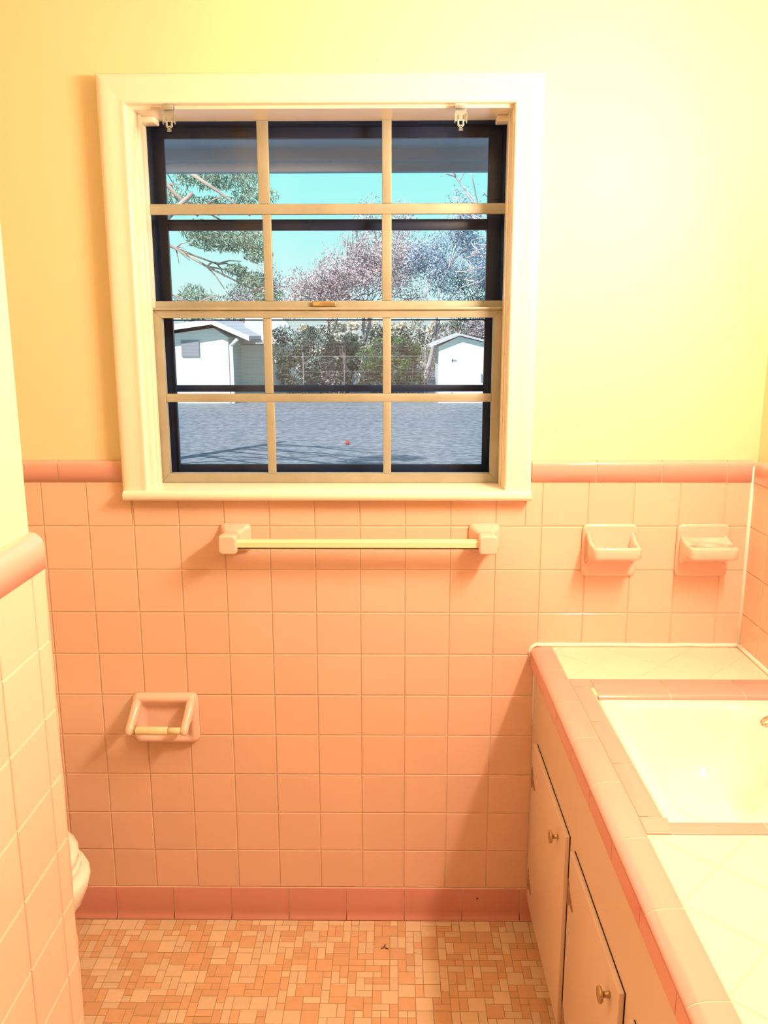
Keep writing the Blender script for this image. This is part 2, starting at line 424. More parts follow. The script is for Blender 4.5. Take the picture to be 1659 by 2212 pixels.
# dark storm window
st = MB(); y = .17
st.box(HX0-.02, HX0, .108, .19, 1.15, HZ1+.02); st.box(HX1, HX1+.02, .108, .19, 1.15, HZ1+.02); st.box(HX0, HX1, .108, .19, HZ1, HZ1+.02); st.box(HX0, HX1, .09, .19, 1.14, 1.168)
st.box(HX0, -.580, y, y+.012, 1.16, HZ1, bev=.001); st.box(.1995, HX1, y, y+.012, 1.16, HZ1, bev=.001)
st.box(-.581, .200, y, y+.012, 1.988, HZ1); st.box(-.581, .200, y-.004, y+.01, 1.778, 1.8033, bev=.001)
st.box(-.583, .2005, y-.002, y+.01, 1.387, 1.4035, bev=.001); st.box(-.582, .2, y, y+.012, 1.165, 1.2005, bev=.001)
st.box(-.582, -.5785, y-.006, y, 1.17, 1.79); st.box(-.582, .2, y-.004, y+.004, 1.563, 1.566)
sw = st.build('storm_window', M['dark'], win)
q = MB(); q.face([(-.59, y+.006, 1.79), (.21, y+.006, 1.79), (.21, y+.006, 2.0), (-.59, y+.006, 2.0)])
q.face([(-.59, y+.009, 1.19), (.21, y+.009, 1.19), (.21, y+.009, 1.79), (-.59, y+.009, 1.79)]); q.build('storm_glass', M['glass'], sw)
q = MB(); q.face([(-.59, y+.016, 1.17), (.21, y+.016, 1.17), (.21, y+.016, 1.5655), (-.59, y+.016, 1.5655)]); q.build('insect_screen', M['screen'], sw)

# curtain brackets under the casing head
def bracket(cx, name_label, tilt):
    t = thing('curtain_bracket', (cx, -.01, 2.017), name_label, 'bracket', 'clips under the window head')
    q = MB(); q.box(cx-.0135, cx+.0105, -.026, -.003, 2.0125, 2.0165, bev=.001); q.box(cx-.0135, cx+.0105, -.027, -.024, 2.006, 2.0165, bev=.001); q.build('mounting_tab', M['zinc'], t)
    q = MB(); w = .012; z1, z0 = 2.012, 1.982
    # plate with two vertical slots
    ybase = -.018
    q.box(cx-w, cx-.0078, ybase, ybase+.0015, z0, z1); q.box(cx-.0042, cx+.0042, ybase, ybase+.0015, z0+.001, z1); q.box(cx+.0078, cx+w, ybase, ybase+.0015, z0, z1)
    for sx in (-.006, .006):
        q.box(cx+sx-.0018, cx+sx+.0018, ybase, ybase+.0015, 1.995, z1); q.box(cx+sx-.0018, cx+sx+.0018, ybase, ybase+.0015, z0+.001, 1.986)
    q.box(cx-w-.0015, cx-w, ybase-.005, ybase+.002, z0-.004, 1.998); q.box(cx+w, cx+w+.0015, ybase-.005, ybase+.002, z0-.004, 1.998)
    q.build('clip_plate', M['zinc'], t)
    q = MB()
    q.box(cx-.0075, cx-.0035, ybase-.003, ybase-.001, 1.972, 1.985, bev=.0005); q.box(cx+.0035, cx+.0075, ybase-.003, ybase-.001, 1.972, 1.985, bev=.0005)
    q.box(cx-.006, cx+.006, ybase-.003, ybase-.001, 1.971, 1.9745, bev=.0005); q.box(cx-.005, cx+.005, ybase-.005, ybase-.003, 1.966, 1.969); q.box(cx-.005, cx-.0028, ybase-.005, ybase-.003, 1.963, 1.972)
    q.box(cx+.0028, cx+.005, ybase-.005, ybase-.003, 1.963, 1.972); q.box(cx-.005, cx+.005, ybase-.005, ybase-.003, 1.9625, 1.9645)
    q.build('release_tongue', M['zinc'], t)
bracket(-.5165, 'small metal curtain clip under the window head, the left one of two', 0)
bracket(.1175, 'small metal curtain clip under the window head, the right one with its reflection below', 0)

# ================================================================== CERAMIC FITTINGS
def loft(mb, outlines, smooth=True, cap0=False, cap1=True, mat=0):
    """outlines: list of (list of (x,z), y) or list of 3D lists"""
    rows = []
    for ol in outlines:
        if isinstance(ol, tuple): rows.append([(x, ol[1], z) for x, z in ol[0]])
        else: rows.append(ol)
    mb.grid(rows, True, mat, smooth=smooth, cap0=cap0, cap1=cap1)

# towel bar: thing > two posts, bar
tb = thing('towel_bar', (-.11, 0, 1.045), 'pale square towel bar on two pink ceramic posts below the window', 'towel bar')
def post(bx0, bx1, cx0, cx1):
    q = MB(); bz0, bz1 = 1.015, 1.084; cz0, cz1 = 1.026, 1.072
    ol = [(rrect(bx0, bx1, bz0, bz1, .012), 0), (rrect(bx0, bx1, bz0, bz1, .012), -.006), (rrect(bx0+.002, bx1-.002, bz0+.002, bz1-.002, .012), -.009)]
    def mix(t, y, sh=0):
        a = (bx0+.004)*(1-t)+(cx0+.003)*t; b = (bx1-.004)*(1-t)+(cx1-.003)*t; c = (bz0+.004)*(1-t)+(cz0+.003)*t; d = (bz1-.004)*(1-t)+(cz1-.003)*t
        return (rrect(a, b, c, d, .010), y)
    ol += [mix(.15, -.013), mix(.5, -.022), mix(.85, -.031), mix(1, -.038)]
    ol += [(rrect(cx0, cx1, cz0, cz1, .008), -.042), (rrect(cx0, cx1, cz0, cz1, .008), -.078), (rrect(cx0+.001, cx1-.001, cz0+.001, cz1-.001, .008), -.082), (rrect(cx0+.004, cx1-.004, cz0+.004, cz1-.004, .007), -.085)]
    loft(q, ol, cap0=True); return q
post(-.4465, -.3715, -.437, -.394).build('post', M['ceramic'], tb)
post(.154, .2285, .171, .215).build('post', M['ceramic'], tb)
q = MB(); bz, by, br = 1.0465, -.062, .0105
pr_ = [(0, by-br, bz-br*.55), (0, by-br, bz+br*.6), (0, by-br+.004, bz+br), (0, by+br, bz+br), (0, by+br, bz-br), (0, by-br+.004, bz-br)]
prism(q, pr_, (-.3955, 0, 0), (.1725, 0, 0), smooth=False); q.build('bar', M['barwhite'], tb)

def dish(name, label, cat, x0, x1, lx0, lx1, cup):
    t = thing(name, (x0, 0, 1.02), label, cat)
    q = MB(); z0, z1 = .9535, 1.0835
    loft(q, [(rrect(x0, x1, z0, z1, .014), 0), (rrect(x0, x1, z0, z1, .014), -.005), (rrect(x0+.0015, x1-.0015, z0+.0015, z1-.0015, .014), -.008), (rrect(x0+.006, x1-.006, z0+.006, z1-.006, .012), -.0105)], cap0=True)
    q.build('back_plate', M['ceramic'], t)
    # projecting tray: side outline in (y,z) swept between left and right walls
    q = MB(); yf = -.092; zt = 1.0445; zb = 1.0145; th = .009
    def outline(i, z):     # tray outline in plan; i = inset
        a0, a1 = x0+.006+i, x1-.006-i; b0, b1 = lx0+i, lx1-i; r = max(.003, .013-i)
        pts = [(a0, -.009), ]
        pts = [(a0, -.008), (b0*.6+a0*.4, yf*.5), (b0, yf+r+i)]
        for k in range(1, 6):
            a = math.radians(180+90*k/5); pts.append((b0+r+r*math.cos(a), yf+i+r+r*math.sin(a)))
        for k in range(0, 6):
            a = math.radians(270+90*k/5); pts.append((b1-r+r*math.cos(a), yf+i+r+r*math.sin(a)))
        pts += [(b1*.6+a1*.4, yf*.5), (a1, -.008)]
        return pts
    def lift(pts, zf, zw):   # height runs from zw at the wall to zf at the lip
        out = []
        for x, y in pts:
            s = min(1, max(0, (-y-.008)/(.050))); s = s*s*(3-2*s); out.append((x, y, zw*(1-s)+zf*s))
        return out
    zw_top = 1.066; zw_bot = .985
    if cup:      # even angular sampling so the round hole meets the outline cleanly
        raw = outline; ox, oy = (lx0+lx1)/2, -.050
        def outline(i, z, N=72):
            P = raw(i, z); out = []
            for k in range(N):
                a = math.pi/2+2*math.pi*(k+.5)/N; dx, dy = math.cos(a), math.sin(a); best = None
                for q0, q1 in zip(P, P[1:]+P[:1]):
                    ex, ey = q1[0]-q0[0], q1[1]-q0[1]; det = dx*(-ey)+dy*ex
                    if abs(det) < 1e-12: continue
                    wx, wy = q0[0]-ox, q0[1]-oy; t_ = (wx*(-ey)+wy*ex)/det; u_ = (dx*wy-dy*wx)/det
                    if t_ > 0 and -1e-6 <= u_ <= 1+1e-6 and (best is None or t_ < best): best = t_
                out.append((ox+dx*best, oy+dy*best))
            return out
    if cup:
        zw_top = 1.056
    rings = [lift(outline(.010, 0), zb, zw_bot+.004), lift(outline(.003, 0), zb+.001, zw_bot), lift(outline(0, 0), zb+.005, zw_bot+.004),
             lift(outline(0, 0), zt-.005, zw_top-.006), lift(outline(.0015, 0), zt-.001, zw_top-.002), lift(outline(.005, 0), zt, zw_top)]
    if not cup:
        rings += [lift(outline(.009, 0), zt-.001, zw_top-.002), lift(outline(.011, 0), zt-.006, zw_top-.012), lift(outline(.013, 0), zt-.017, zt-.017), lift(outline(.019, 0), zt-.020, zt-.020)]
        q.grid(rings, True, 0, cap0=True, cap1=True)
        q.build('tray', M['ceramic'], t)
        r_ = MB(); n = 4; xa, xb = lx0+.026, lx1-.026
        for k in range(n):
            cx = xa+(xb-xa)*k/(n-1); r_.tube([(cx, -.016, zt-.019), (cx, -.05, zt-.0165), (cx, -.078, zt-.019)], [.003, .0042, .003], 8)
        r_.build('drain_ribs', M['ceramic'], t)
    else:
        cx = (lx0+lx1)/2; cy = -.050; rr = .030; n = len(rings[0])
        # flat top with a round tumbler hole, four brush slots with shade put into their colour
        flat = lift(outline(.008, 0), zt-.0005, zw_top-.004)
        rings.append(flat)
        circ = []
        for x, y, z in flat:
            a = math.atan2(y-cy, x-cx); circ.append((cx+rr*math.cos(a), cy+rr*math.sin(a), zt+.0012))
        rings.append(circ); rings.append([(cx+(x-cx)*.97, cy+(y-cy)*.97, zt-.003) for x, y, z in circ])
        rings.append([(cx+(x-cx)*.95, cy+(y-cy)*.95, zt-.016) for x, y, z in circ])
        q.grid(rings, True, 0, cap0=True, cap1=True)
        q.build('shelf', M['ceramic'], t)
        for sx_, sy_ in ((-.043, -.034), (.043, -.034), (-.043, -.070), (.043, -.070)):
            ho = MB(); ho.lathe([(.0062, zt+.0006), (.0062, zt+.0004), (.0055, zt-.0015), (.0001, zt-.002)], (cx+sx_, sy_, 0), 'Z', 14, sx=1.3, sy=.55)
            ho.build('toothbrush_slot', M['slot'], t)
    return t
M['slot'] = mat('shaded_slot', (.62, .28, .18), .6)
dish('soap_dish', 'pink ceramic soap dish with raised rim, set in the wall tiles right of the window', 'soap dish', .4275, .5595, .4345, .549, False)
dish('tumbler_holder', 'pink ceramic toothbrush and tumbler holder beside the white corner caulk', 'toothbrush holder', .6545, .7805, .660, .774, True)

# toilet paper holder
tp = thing('toilet_paper_holder', (-.604, 0, .58), 'pink ceramic toilet paper holder with ivory roller, low on the tiled wall', 'toilet paper holder')
q = MB(); x0, x1, z0, z1 = -.687, -.520, .5125, .6460
loft(q, [(rrect(x0, x1, z0, z1, .016), 0), (rrect(x0, x1, z0, z1, .016), -.006), (rrect(x0+.002, x1-.002, z0+.002, z1-.002, .016), -.014), (rrect(x0+.008, x1-.008, z0+.008, z1-.007, .014), -.0225),
         (rrect(x0+.015, x1-.015, z0+.014, z1-.014, .013), -.0235), (rrect(x0+.022, x1-.022, z0+.019, z1-.023, .012), -.0185), (rrect(x0+.028, x1-.028, z0+.024, z1-.031, .012), -.008), (rrect(x0+.036, x1-.036, z0+.032, z1-.040, .012), -.004)], cap0=True)
q.build('back_plate', M['ceramic'], tp)
for s in (0, 1):
    q = MB(); xx = -.672 if s == 0 else -.5365
    dx = -.004 if s == 0 else -.004
    q.tube([(xx, -.010, .632), (xx, -.022, .624), (xx+dx*.3, -.036, .610), (xx+dx*.8, -.050, .597), (xx+dx*1.2, -.064, .586), (xx+dx*1.5, -.074, .577), (xx+dx*1.5, -.078, .570), (xx+dx*1.5, -.079, .565)],
           [.010, .0125, .0120, .0112, .0106, .0108, .0100, .0045], 12)
    q.tube([(xx, -.010, .585), (xx+dx, -.040, .580), (xx+dx*1.4, -.066, .575)], [.006, .006, .007], 10)
    o = q.build('arm', M['ceramic'], tp); subsurf(o, 1)
q = MB(); q.lathe([(.0001, -.668), (.0065, -.668), (.0065, -.664), (.0088, -.6635), (.0088, -.6635)], (0, -.072, .5745), 'X', 18)
q.lathe([(.0098, -.6615), (.0105, -.660), (.0105, -.584), (.0102, -.583)], (0, -.072, .5745), 'X', 20)
o = q.build('roller', M['ivory'], tp)
q = MB(); q.lathe([(.0088, -.584), (.0088, -.5520), (.0070, -.5505)], (0, -.072, .5745), 'X', 20); q.build('roller_end', M['ivory'], o)

# ================================================================== TOILET
to = thing('toilet', (-1.05, -.395, 0), 'white toilet bowl peeking out past the tiled partition', 'toilet')
def egg(cx, cy, a_f, a_b, b, z, n=36):
    out = []
    for k in range(n):
        t = 2*math.pi*k/n; c = math.cos(t); out.append((cx+(a_f if c > 0 else a_b)*c, cy+b*math.sin(t), z))
    return out
CY = -.385
q = MB(); q.grid([egg(-1.02, CY, .16, .20, .105, 0), egg(-1.02, CY, .155, .20, .10, .03), egg(-1.01, CY, .13, .19, .085, .12), egg(-1.0, CY, .17, .2, .10, .20), egg(-.99, CY, .235, .2, .135, .27),
    egg(-.98, CY, .277, .2, .165, .325), egg(-.975, CY, .288, .2, .178, .365), egg(-.975, CY, .290, .2, .180, .385), egg(-.975, CY, .285, .2, .176, .392), egg(-.975, CY, .24, .16, .135, .392), egg(-.975, CY, .2, .13, .11, .33), egg(-.975, CY, .1, .08, .06, .26)], True, cap0=True, cap1=True)
q.build('bowl', M['white'], to)
q = MB(); q.grid([egg(-.975, CY, .265, .21, .172, .396), egg(-.975, CY, .272, .215, .178, .400), egg(-.975, CY, .272, .215, .178, .411), egg(-.975, CY, .267, .21, .174, .415)], True, cap0=True, cap1=True); q.build('seat', M['white'], to)
q = MB(); q.grid([egg(-.975, CY, .262, .21, .168, .418), egg(-.975, CY, .268, .215, .175, .421), egg(-.975, CY, .268, .215, .175, .434), egg(-.975, CY, .255, .20, .163, .441)], True, cap0=True, cap1=True); q.build('lid', M['white'], to)
q = MB(); q.box(-1.41, -1.21, CY-.23, CY+.23, .40, .74, bev=.02); q.box(-1.30, -1.12, CY-.09, CY+.09, .24, .40, bev=.02); q.build('tank', M['white'], to)
q = MB(); q.box(-1.417, -1.20, CY-.24, CY+.24, .742, .775, bev=.01); q.build('tank_lid', M['white'], to)

# ================================================================== VANITY
CF = .325; VE = -1.62
va = thing('vanity_cabinet', (.58, -.8, 0), 'white painted vanity cabinet with flat lipped doors under the tiled counter', 'cabinet')
q = MB(); q.box(CF, CF+.02, VE, -.004, .075, .7195, bev=.001); q.box(CF+.02, XR-.003, VE, VE+.02, .075, .7195); q.box(CF+.02, XR-.003, -.024, -.004, .075, .7195)
q.box(CF+.022, XR-.003, VE, -.004, .075, .09)
q.build('cabinet_body', M['cabinet'], va)
q = MB(); q.box(.347, .362, VE, -.016, .0005, .075); q.build('toe_kick', M['cabinet'], va)
def door(y0, y1, ky, hinge):
    q = MB(); q.box(CF-.0105, CF-.0012, y0, y1, .112, .5505, bev=.0016); d = q.build('door', M['cabinet'], va)
    g = MB(); g.box(CF-.0013, CF+.0001, y0-.0008, y1-.002, .114, .5508); g.build('painted_gap_shade', M['black'], d)  # black sheet stands in for the shade between door and frame
    k = MB(); k.lathe([(.0055, CF-.0105), (.0050, CF-.014), (.0047, CF-.022)], (0, ky, .508), 'X', 16)
    k.lathe([(.0047, CF-.0215), (.0115, CF-.0235), (.0135, CF-.0255), (.0135, CF-.0275), (.0125, CF-.0290), (.0105, CF-.0280), (.0070, CF-.0290), (.0001, CF-.0300)], (0, ky, .508), 'X', 24)
    k.build('knob', M['brass'], d)
    for zc in (.462, .178):
        h = MB(); xx = CF-.0117
        yb = y1-.001
        pts = [(yb, .030), (yb-.006, .024), (yb-.012, .016), (yb-.018, .008), (yb-.030, .002), (yb-.042, -.006), (yb-.045, -.013), (yb-.036, -.016), (yb-.020, -.014), (yb-.010, -.020), (yb-.004, -.028), (yb, -.030)]
        f = [(xx, a, zc+b) for a, b in pts]; g2 = [(xx+.0014, a, zc+b) for a, b in pts]
        h.face(f); h.grid([f, g2], True, smooth=False)
        h.tube([(CF-.009, y1+.0015, zc-.022), (CF-.009, y1+.0015, zc+.022)], .0032, 10)
        h.build('hinge', M['bronze'], d)
door(-.4755, -.0835, -.408, 0); door(-.882, -.520, -.836, 0)
door(-1.30, -.93, -1.24, 0)

# countertop
ct = thing('tiled_countertop', (.57, -.8, .72), 'tiled vanity countertop, cream diagonal field tiles edged in dusty pink trim', 'countertop')
ZT = .770; XO = .3125; XI = .3655
SX_0, SX_1, SY_0, SY_1 = .411, .812, -.768, -.292       # sink cut-out
q = MB()   # mortar bed and grout plane around the sink hole
for (a, b, c, d) in ((XI-.004, XR-.001, SY_1+.004, -.002), (XI-.004, XR-.001, VE, SY_0-.004), (XI-.004, SX_0-.004, SY_0-.004, SY_1+.004), (SX_1+.002, XR-.001, SY_0-.004, SY_1+.004)):
    q.box(a, b, c, d, .720, ZT-.0005)
q.box(XO+.012, XI-.004, VE, -.002, .720, ZT-.014)
q.build('mortar_bed', M['grout'], ct)
def clip(poly, a, b, c):     # keep a*x+b*y<=c
    out = []
    for i in range(len(poly)):
        p, r = poly[i], poly[(i+1) % len(poly)]; dp = a*p[0]+b*p[1]-c; dr = a*r[0]+b*r[1]-c
        if dp <= 0: out.append(p)
        if dp*dr < 0:
            s = dp/(dp-dr); out.append((p[0]+s*(r[0]-p[0]), p[1]+s*(r[1]-p[1])))
    return out
def diag(mb, x0, x1, y0, y1, d0, s0, pitch):
    # lattice lines x-y = d0+k*pitch and x+y = s0+k*pitch
    g = .0011
    for i in range(-14, 15):
        for j in range(-20, 15):
            da, db = d0+i*pitch+g*1.4, d0+(i+1)*pitch-g*1.4; sa, sb = s0+j*pitch+g*1.4, s0+(j+1)*pitch-g*1.4
            P = [((d+s)/2, (s-d)/2) for d, s in ((da, sa), (db, sa), (db, sb), (da, sb))]
            for c in ((-1, 0, -x0), (1, 0, x1), (0, -1, -y0), (0, 1, y1)):
                P = clip(P, *c)
                if len(P) < 3: break
            if len(P) < 3: continue
            area = abs(sum(P[k][0]*P[(k+1) % len(P)][1]-P[(k+1) % len(P)][0]*P[k][1] for k in range(len(P))))/2
            if area < 6e-5: continue
            t = random.uniform(.98, 1.01); cx = sum(p[0] for p in P)/len(P); cy = sum(p[1] for p in P)/len(P)
            ins = [(p[0]+(cx-p[0])*.018, p[1]+(cy-p[1])*.018) for p in P]
            top = [(p[0], p[1], ZT) for p in ins]; bot = [(p[0], p[1], ZT-.0015) for p in P]
            mb.grid([bot, top], True, 0, t, smooth=False); mb.face(top, 0, t)
q = MB(); diag(q, XI+.001, XR-.001, -.2045, -.002, .561, .318, .1592); q.build('field_tiles', M['cream'], ct)
q = MB(); diag(q, XI+.001, XR-.001, VE, -.806, 1.3326, -.439, .1660)
q.build('field_tiles', M['cream'], ct)
# V-cap front edge
def arc(c, r, a0, a1, n=7): return [(c[0]+r*math.cos(math.radians(a0+(a1-a0)*k/n)), 0, c[1]+r*math.sin(math.radians(a0+(a1-a0)*k/n))) for k in range(n+1)]
vc = [(XI, 0, ZT-.006), (XI, 0, ZT), (XI-.0006, 0, ZT+.0008), (XI-.0016, 0, ZT+.0012), (XI-.010, 0, ZT+.0013), (XI-.020, 0, ZT+.0012)]
for k in range(1, 11):
    a = math.radians(9*k); vc.append((XO+.030-.030*math.sin(a), 0, ZT+.0010-.0135*(1-math.cos(a))))
vc += [(XO+.001, 0, .7570), (XO+.010, 0, .7575), (XO+.012, 0, ZT-.006)]
ys = [-.003, -.1503, -.3240, -.4850, -.6493, -.8150, -.9785, -1.1407, -1.304, -1.467, VE]
for a, b in zip(ys[:-1], ys[1:]):
    q = MB(); prism(q, vc, (0, a-.0011, 0), (0, b+.0011, 0), 0, tt()); q.build('edge_cap_tile', M['trimpink'], ct)
ap = [(XO+.0008, 0, .7555), (XO+.0008, 0, .7215), (XO+.002, 0, .7200), (XO+.010, 0, .7200), (XO+.010, 0, .7555)]
q = MB(); prism(q, [(x+.0004, 0, z-.0004) for x, yv, z in vc[1:-2]], (0, -.003, 0), (0, VE, 0)); q.build('edge_grout', M['grout'], ct)
y = -.003; q = MB(); first = True
while y > VE+.02:
    w = .1535 if not first else .185; first = False
    b = max(y-w, VE); prism(q, ap, (0, y-.0009, 0), (0, b+.0009, 0), 0, tt(), smooth=False); y = b
q.box(XO+.0022, XO+.010, VE, -.003, .7205, .7575, 1)
q.build('apron_tiles', [M['trimpink'], M['grout']], ct)
# sink surround: rounded trim falling to the rim
def strim(mb, axis, a, b, fixed_out, sgn, tone):
    """axis 'x': runs along x, outer line at y=fixed_out, falls towards sgn"""
    L = .088 if axis == 'x' else (SX_0-XI)
    pr0 = [(0, ZT-.006), (0, ZT+.0002), (.0015, ZT+.0014), (L-.016, ZT+.0016), (L-.010, ZT+.0008), (L-.005, ZT-.0012), (L-.0015, ZT-.0045), (L, ZT-.009), (L-.0005, ZT-.014)]
    if axis == 'x': pr = [(0, sgn*s, z) for s, z in pr0]; prism(mb, pr, (a, fixed_out, 0), (b, fixed_out, 0), 0, tone)
    else: pr = [(sgn*s, 0, z) for s, z in pr0]; prism(mb, pr, (fixed_out, a, 0), (fixed_out, b, 0), 0, tone)
q = MB(); L = .088; pr0 = [(ZT-.006, 0), (ZT-.0002, .0005), (ZT+.0010, L-.016), (ZT+.0003, L-.010), (ZT-.0018, L-.005), (ZT-.005, L-.002), (ZT-.0095, L-.0006), (ZT-.013, L-.001)]
prism(q, [(0, -s, z) for z, s in pr0], (.4175, -.2055, 0), (XR-.002, -.2055, 0))
L = SX_0-XI; pr0 = [(ZT-.006, 0), (ZT-.0002, .0005), (ZT+.0010, L-.016), (ZT+.0003, L-.010), (ZT-.0018, L-.005), (ZT-.005, L-.002), (ZT-.0095, L-.0006), (ZT-.013, L-.001)]
prism(q, [(s, 0, z) for z, s in pr0], (XI+.001, -.22, 0), (XI+.001, -.80, 0))
prism(q, [(0, s, z) for s, z in ((0, ZT-.006), (0, ZT-.0003), (.0015, ZT+.0008), (.0365-.008, ZT+.0010), (.0365-.003, ZT-.0006), (.0365-.001, ZT-.004), (.0365-.0006, ZT-.010))], (XI+.002, -.8045, 0), (XR-.002, -.8045, 0))
q.build('trim_grout', M['grout'], ct)
q = MB(); g = .0011
xs = [.4128, .5690, .7290, XR-.002]
for a, b in zip(xs[:-1], xs[1:]): strim(q, 'x', a+g, b-g, -.2055, -1, tt())
strimL = [-.2495, -.4182, -.5851, -.7579]
for a, b in zip(strimL[:-1], strimL[1:]): strim(q, 'y', a-g, b+g, XI+.001, 1, tt())
for a, b in zip([.4060, .5600, .7200], [.5600, .7200, XR-.002]):
    L = .0365
    pr = [(0, s, z) for s, z in ((0, ZT-.006), (0, ZT+.0002), (.0015, ZT+.0014), (L-.008, ZT+.0016), (L-.003, ZT), (L-.0005, ZT-.0035), (L, ZT-.010))]
    prism(q, pr, (a+g, -.8045, 0), (b-g, -.8045, 0), 0, tt())
# corner pieces
def corner(pts, tone):
    top = [(x, y, ZT+.0014) for x, y in pts]; bot = [(x, y, ZT-.012) for x, y in pts]; q.grid([bot, top], True, 0, tone, smooth=False); q.face(top, 0, tone)
corner([(XI+.001, -.2060), (.4140-g, -.2060), (.4115, -.262), (.411, -.2495+g), (XI+.001, -.2495+g)][:2]+[(.4140-g, -.2490+g), (XI+.001, -.2490+g)], tt())
corner([(XI+.001, -.7579-g), (.4110, -.7579-g), (.4110, -.7640), (.4060-g, -.8045), (XI+.001, -.8045)], tt())
q.build('sink_trim_tiles', M['trimpink'], ct)
# caulk where the counter meets the walls
q = MB(); pts = [(XO+.001, -.002, .742), (XO-.001, -.002, .757), (XO+.003, -.002, .768), (XO+.014, -.002, .775)]+[(x, -.002+random.uniform(-.0006, .0006), .7745+random.uniform(-.0005, .0006)) for x in [.35+.0251*k for k in range(20)]]
q.tube(pts, [.003, .004, .0045, .0048]+[.0052]*20, 10)
q.tube([(XR-.002, -.002, .7745)]+[(XR-.002, -.06*k, .7742+random.uniform(-.0004, .0004)) for k in range(1, 26)], .0052, 10)
q.tube([(CF+.0005, -.003, .715), (CF+.0005, -.003, .56)], .0028, 8)
q.build('caulk_bead', M['caulk'], ct)

# sink basin
sk = thing('sink', (.6, -.53, .6), 'white porcelain undercounter sink basin framed by pink trim tiles', 'sink')
def ring(x0, x1, y0, y1, r, z, n=6): return [(x, y, z) for x, y in rrect(x0, x1, y0, y1, r, n)]
q = MB(); bx0, bx1, by0, by1 = .452, .722, -.742, -.318
q.grid([ring(SX_0-.004, SX_1+.002, SY_0-.004, SY_1+.004, .012, .748), ring(SX_0-.004, SX_1+.002, SY_0-.004, SY_1+.004, .012, .7605), ring(SX_0+.006, SX_1-.006, SY_0+.006, SY_1-.006, .02, .7620),
    ring(bx0-.016, bx1+.012, by0-.01, by1+.012, .045, .7610), ring(bx0-.006, bx1+.005, by0-.004, by1+.005, .05, .7585), ring(bx0, bx1, by0, by1, .055, .750), ring(bx0+.006, bx1-.008, by0+.006, by1-.006, .06, .72),
    ring(bx0+.02, bx1-.025, by0+.022, by1-.02, .07, .66), ring(bx0+.04, bx1-.045, by0+.045, by1-.04, .07, .625), ring(bx0+.075, bx1-.075, by0+.09, by1-.08, .06, .608), ring(bx0+.11, bx1-.11, by0+.17, by1-.17, .024, .603)], True, cap0=False, cap1=True)
q.build('basin', M['white'], sk)
q = MB(); q.lathe([(.022, .6035), (.022, .606), (.014, .607), (.012, .604), (.0001, .604)], (.587, -.53, 0), 'Z', 20); q.build('drain', M['chrome'], sk)
# faucet
fa = thing('faucet', (.765, -.53, .7625), 'chrome faucet spout reaching over the sink from the right edge', 'faucet')
q = MB(); q.grid([ring(.742, .792, -.61, -.45, .02, .7622), ring(.742, .792, -.61, -.45, .02, .772), ring(.747, .787, -.605, -.455, .018, .777)], True, cap0=True, cap1=True); q.build('base_plate', M['chrome'], fa)
q = MB()
def srow(x, y, hw, z0, z1):
    h = (z1-z0)/2; zc = (z0+z1)/2; return [(x, y+hw*math.copysign(abs(math.cos(a))**.7, math.cos(a)), zc+h*math.copysign(abs(math.sin(a))**.75, math.sin(a))) for a in [2*math.pi*k/20 for k in range(20)]]
FY = -.522
q.grid([srow(.772, FY, .024, .775, .832), srow(.750, FY, .025, .792, .844), srow(.720, FY, .0245, .804, .842), srow(.700, FY, .024, .808, .837), srow(.682, FY, .023, .808, .831), srow(.670, FY, .019, .809, .827), srow(.662, FY, .013, .811, .823), srow(.657, FY, .005, .814, .819)], True, cap0=True, cap1=True)
q.build('spout', M['chrome'], fa)
for s in (-.06, .06):
    q = MB(); q.lathe([(.016, .775), (.014, .79), (.010, .797), (.018, .80), (.020, .812), (.017, .826), (.0001, .829)], (.767, FY+s, 0), 'Z', 18); q.build('handle', M['chrome'], fa)

# small debris
tw = MB(); tw.tube([(-.058, -.121, .0018), (-.050, -.113, .003), (-.047, -.1185, .002), (-.040, -.121, .002)], .0011, 6); tw.tube([(-.050, -.112, .003), (-.0475, -.104, .002)], .0009, 6)
setp(tw.build('twig', M['twig']), 'tiny dark dead twig lying on the mosaic floor near the middle', 'twig')

# ================================================================== OUTSIDE
GZ = -.9
M['lawn'] = mat('winter_lawn', (.10, .125, .16), .95, noise=(.33, .35, .39), nscale=7, bump=(9, 1.0))
M['siding'] = mat('white_siding', (.86, .86, .80), .6)
M['shedpaint'] = mat('mint_white_paint', (.80, .90, .86), .6, noise=(.90, .92, .86), nscale=3)
M['roofing'] = mat('grey_shingle', (.50, .52, .57), .8, noise=(.62, .60, .62), nscale=5)
M['fascia'] = mat('white_fascia', (.9, .9, .86), .5)
M['shutter'] = mat('grey_vent', (.28, .30, .36), .7)
M['bark'] = mat('pine_bark', (.36, .27, .24), .9, noise=(.55, .42, .34), nscale=6)
M['stem'] = mat('dark_stem', (.10, .085, .08), .9)
M['barkpale'] = mat('pale_bark', (.50, .44, .46), .9)
def leafm(name, a, b): return mat(name, a, .8, tone=True, noise=b, nscale=.9)
M['needle'] = leafm('pine_needles', (.20, .27, .20), (.36, .42, .30))
M['ivy'] = leafm('ivy_leaves', (.05, .13, .05), (.16, .26, .09))
M['shrubd'] = leafm('dark_shrub', (.05, .09, .08), (.13, .15, .12))
M['twigs'] = leafm('dry_twigs', (.26, .22, .26), (.42, .34, .36))
M['rust'] = leafm('hazed_rusty_leaves', (.50, .38, .40), (.70, .52, .50))  # rust colour paled, distance haze is put into it
M['blueleaf'] = leafm('hazed_blue_twigs', (.34, .41, .52), (.52, .58, .68))  # blue-grey lightened to carry the haze in the leaf colour
M['green'] = leafm('evergreen', (.22, .30, .26), (.40, .46, .40))
M['peach'] = leafm('sunlit_brush', (.75, .60, .45), (.9, .8, .62))
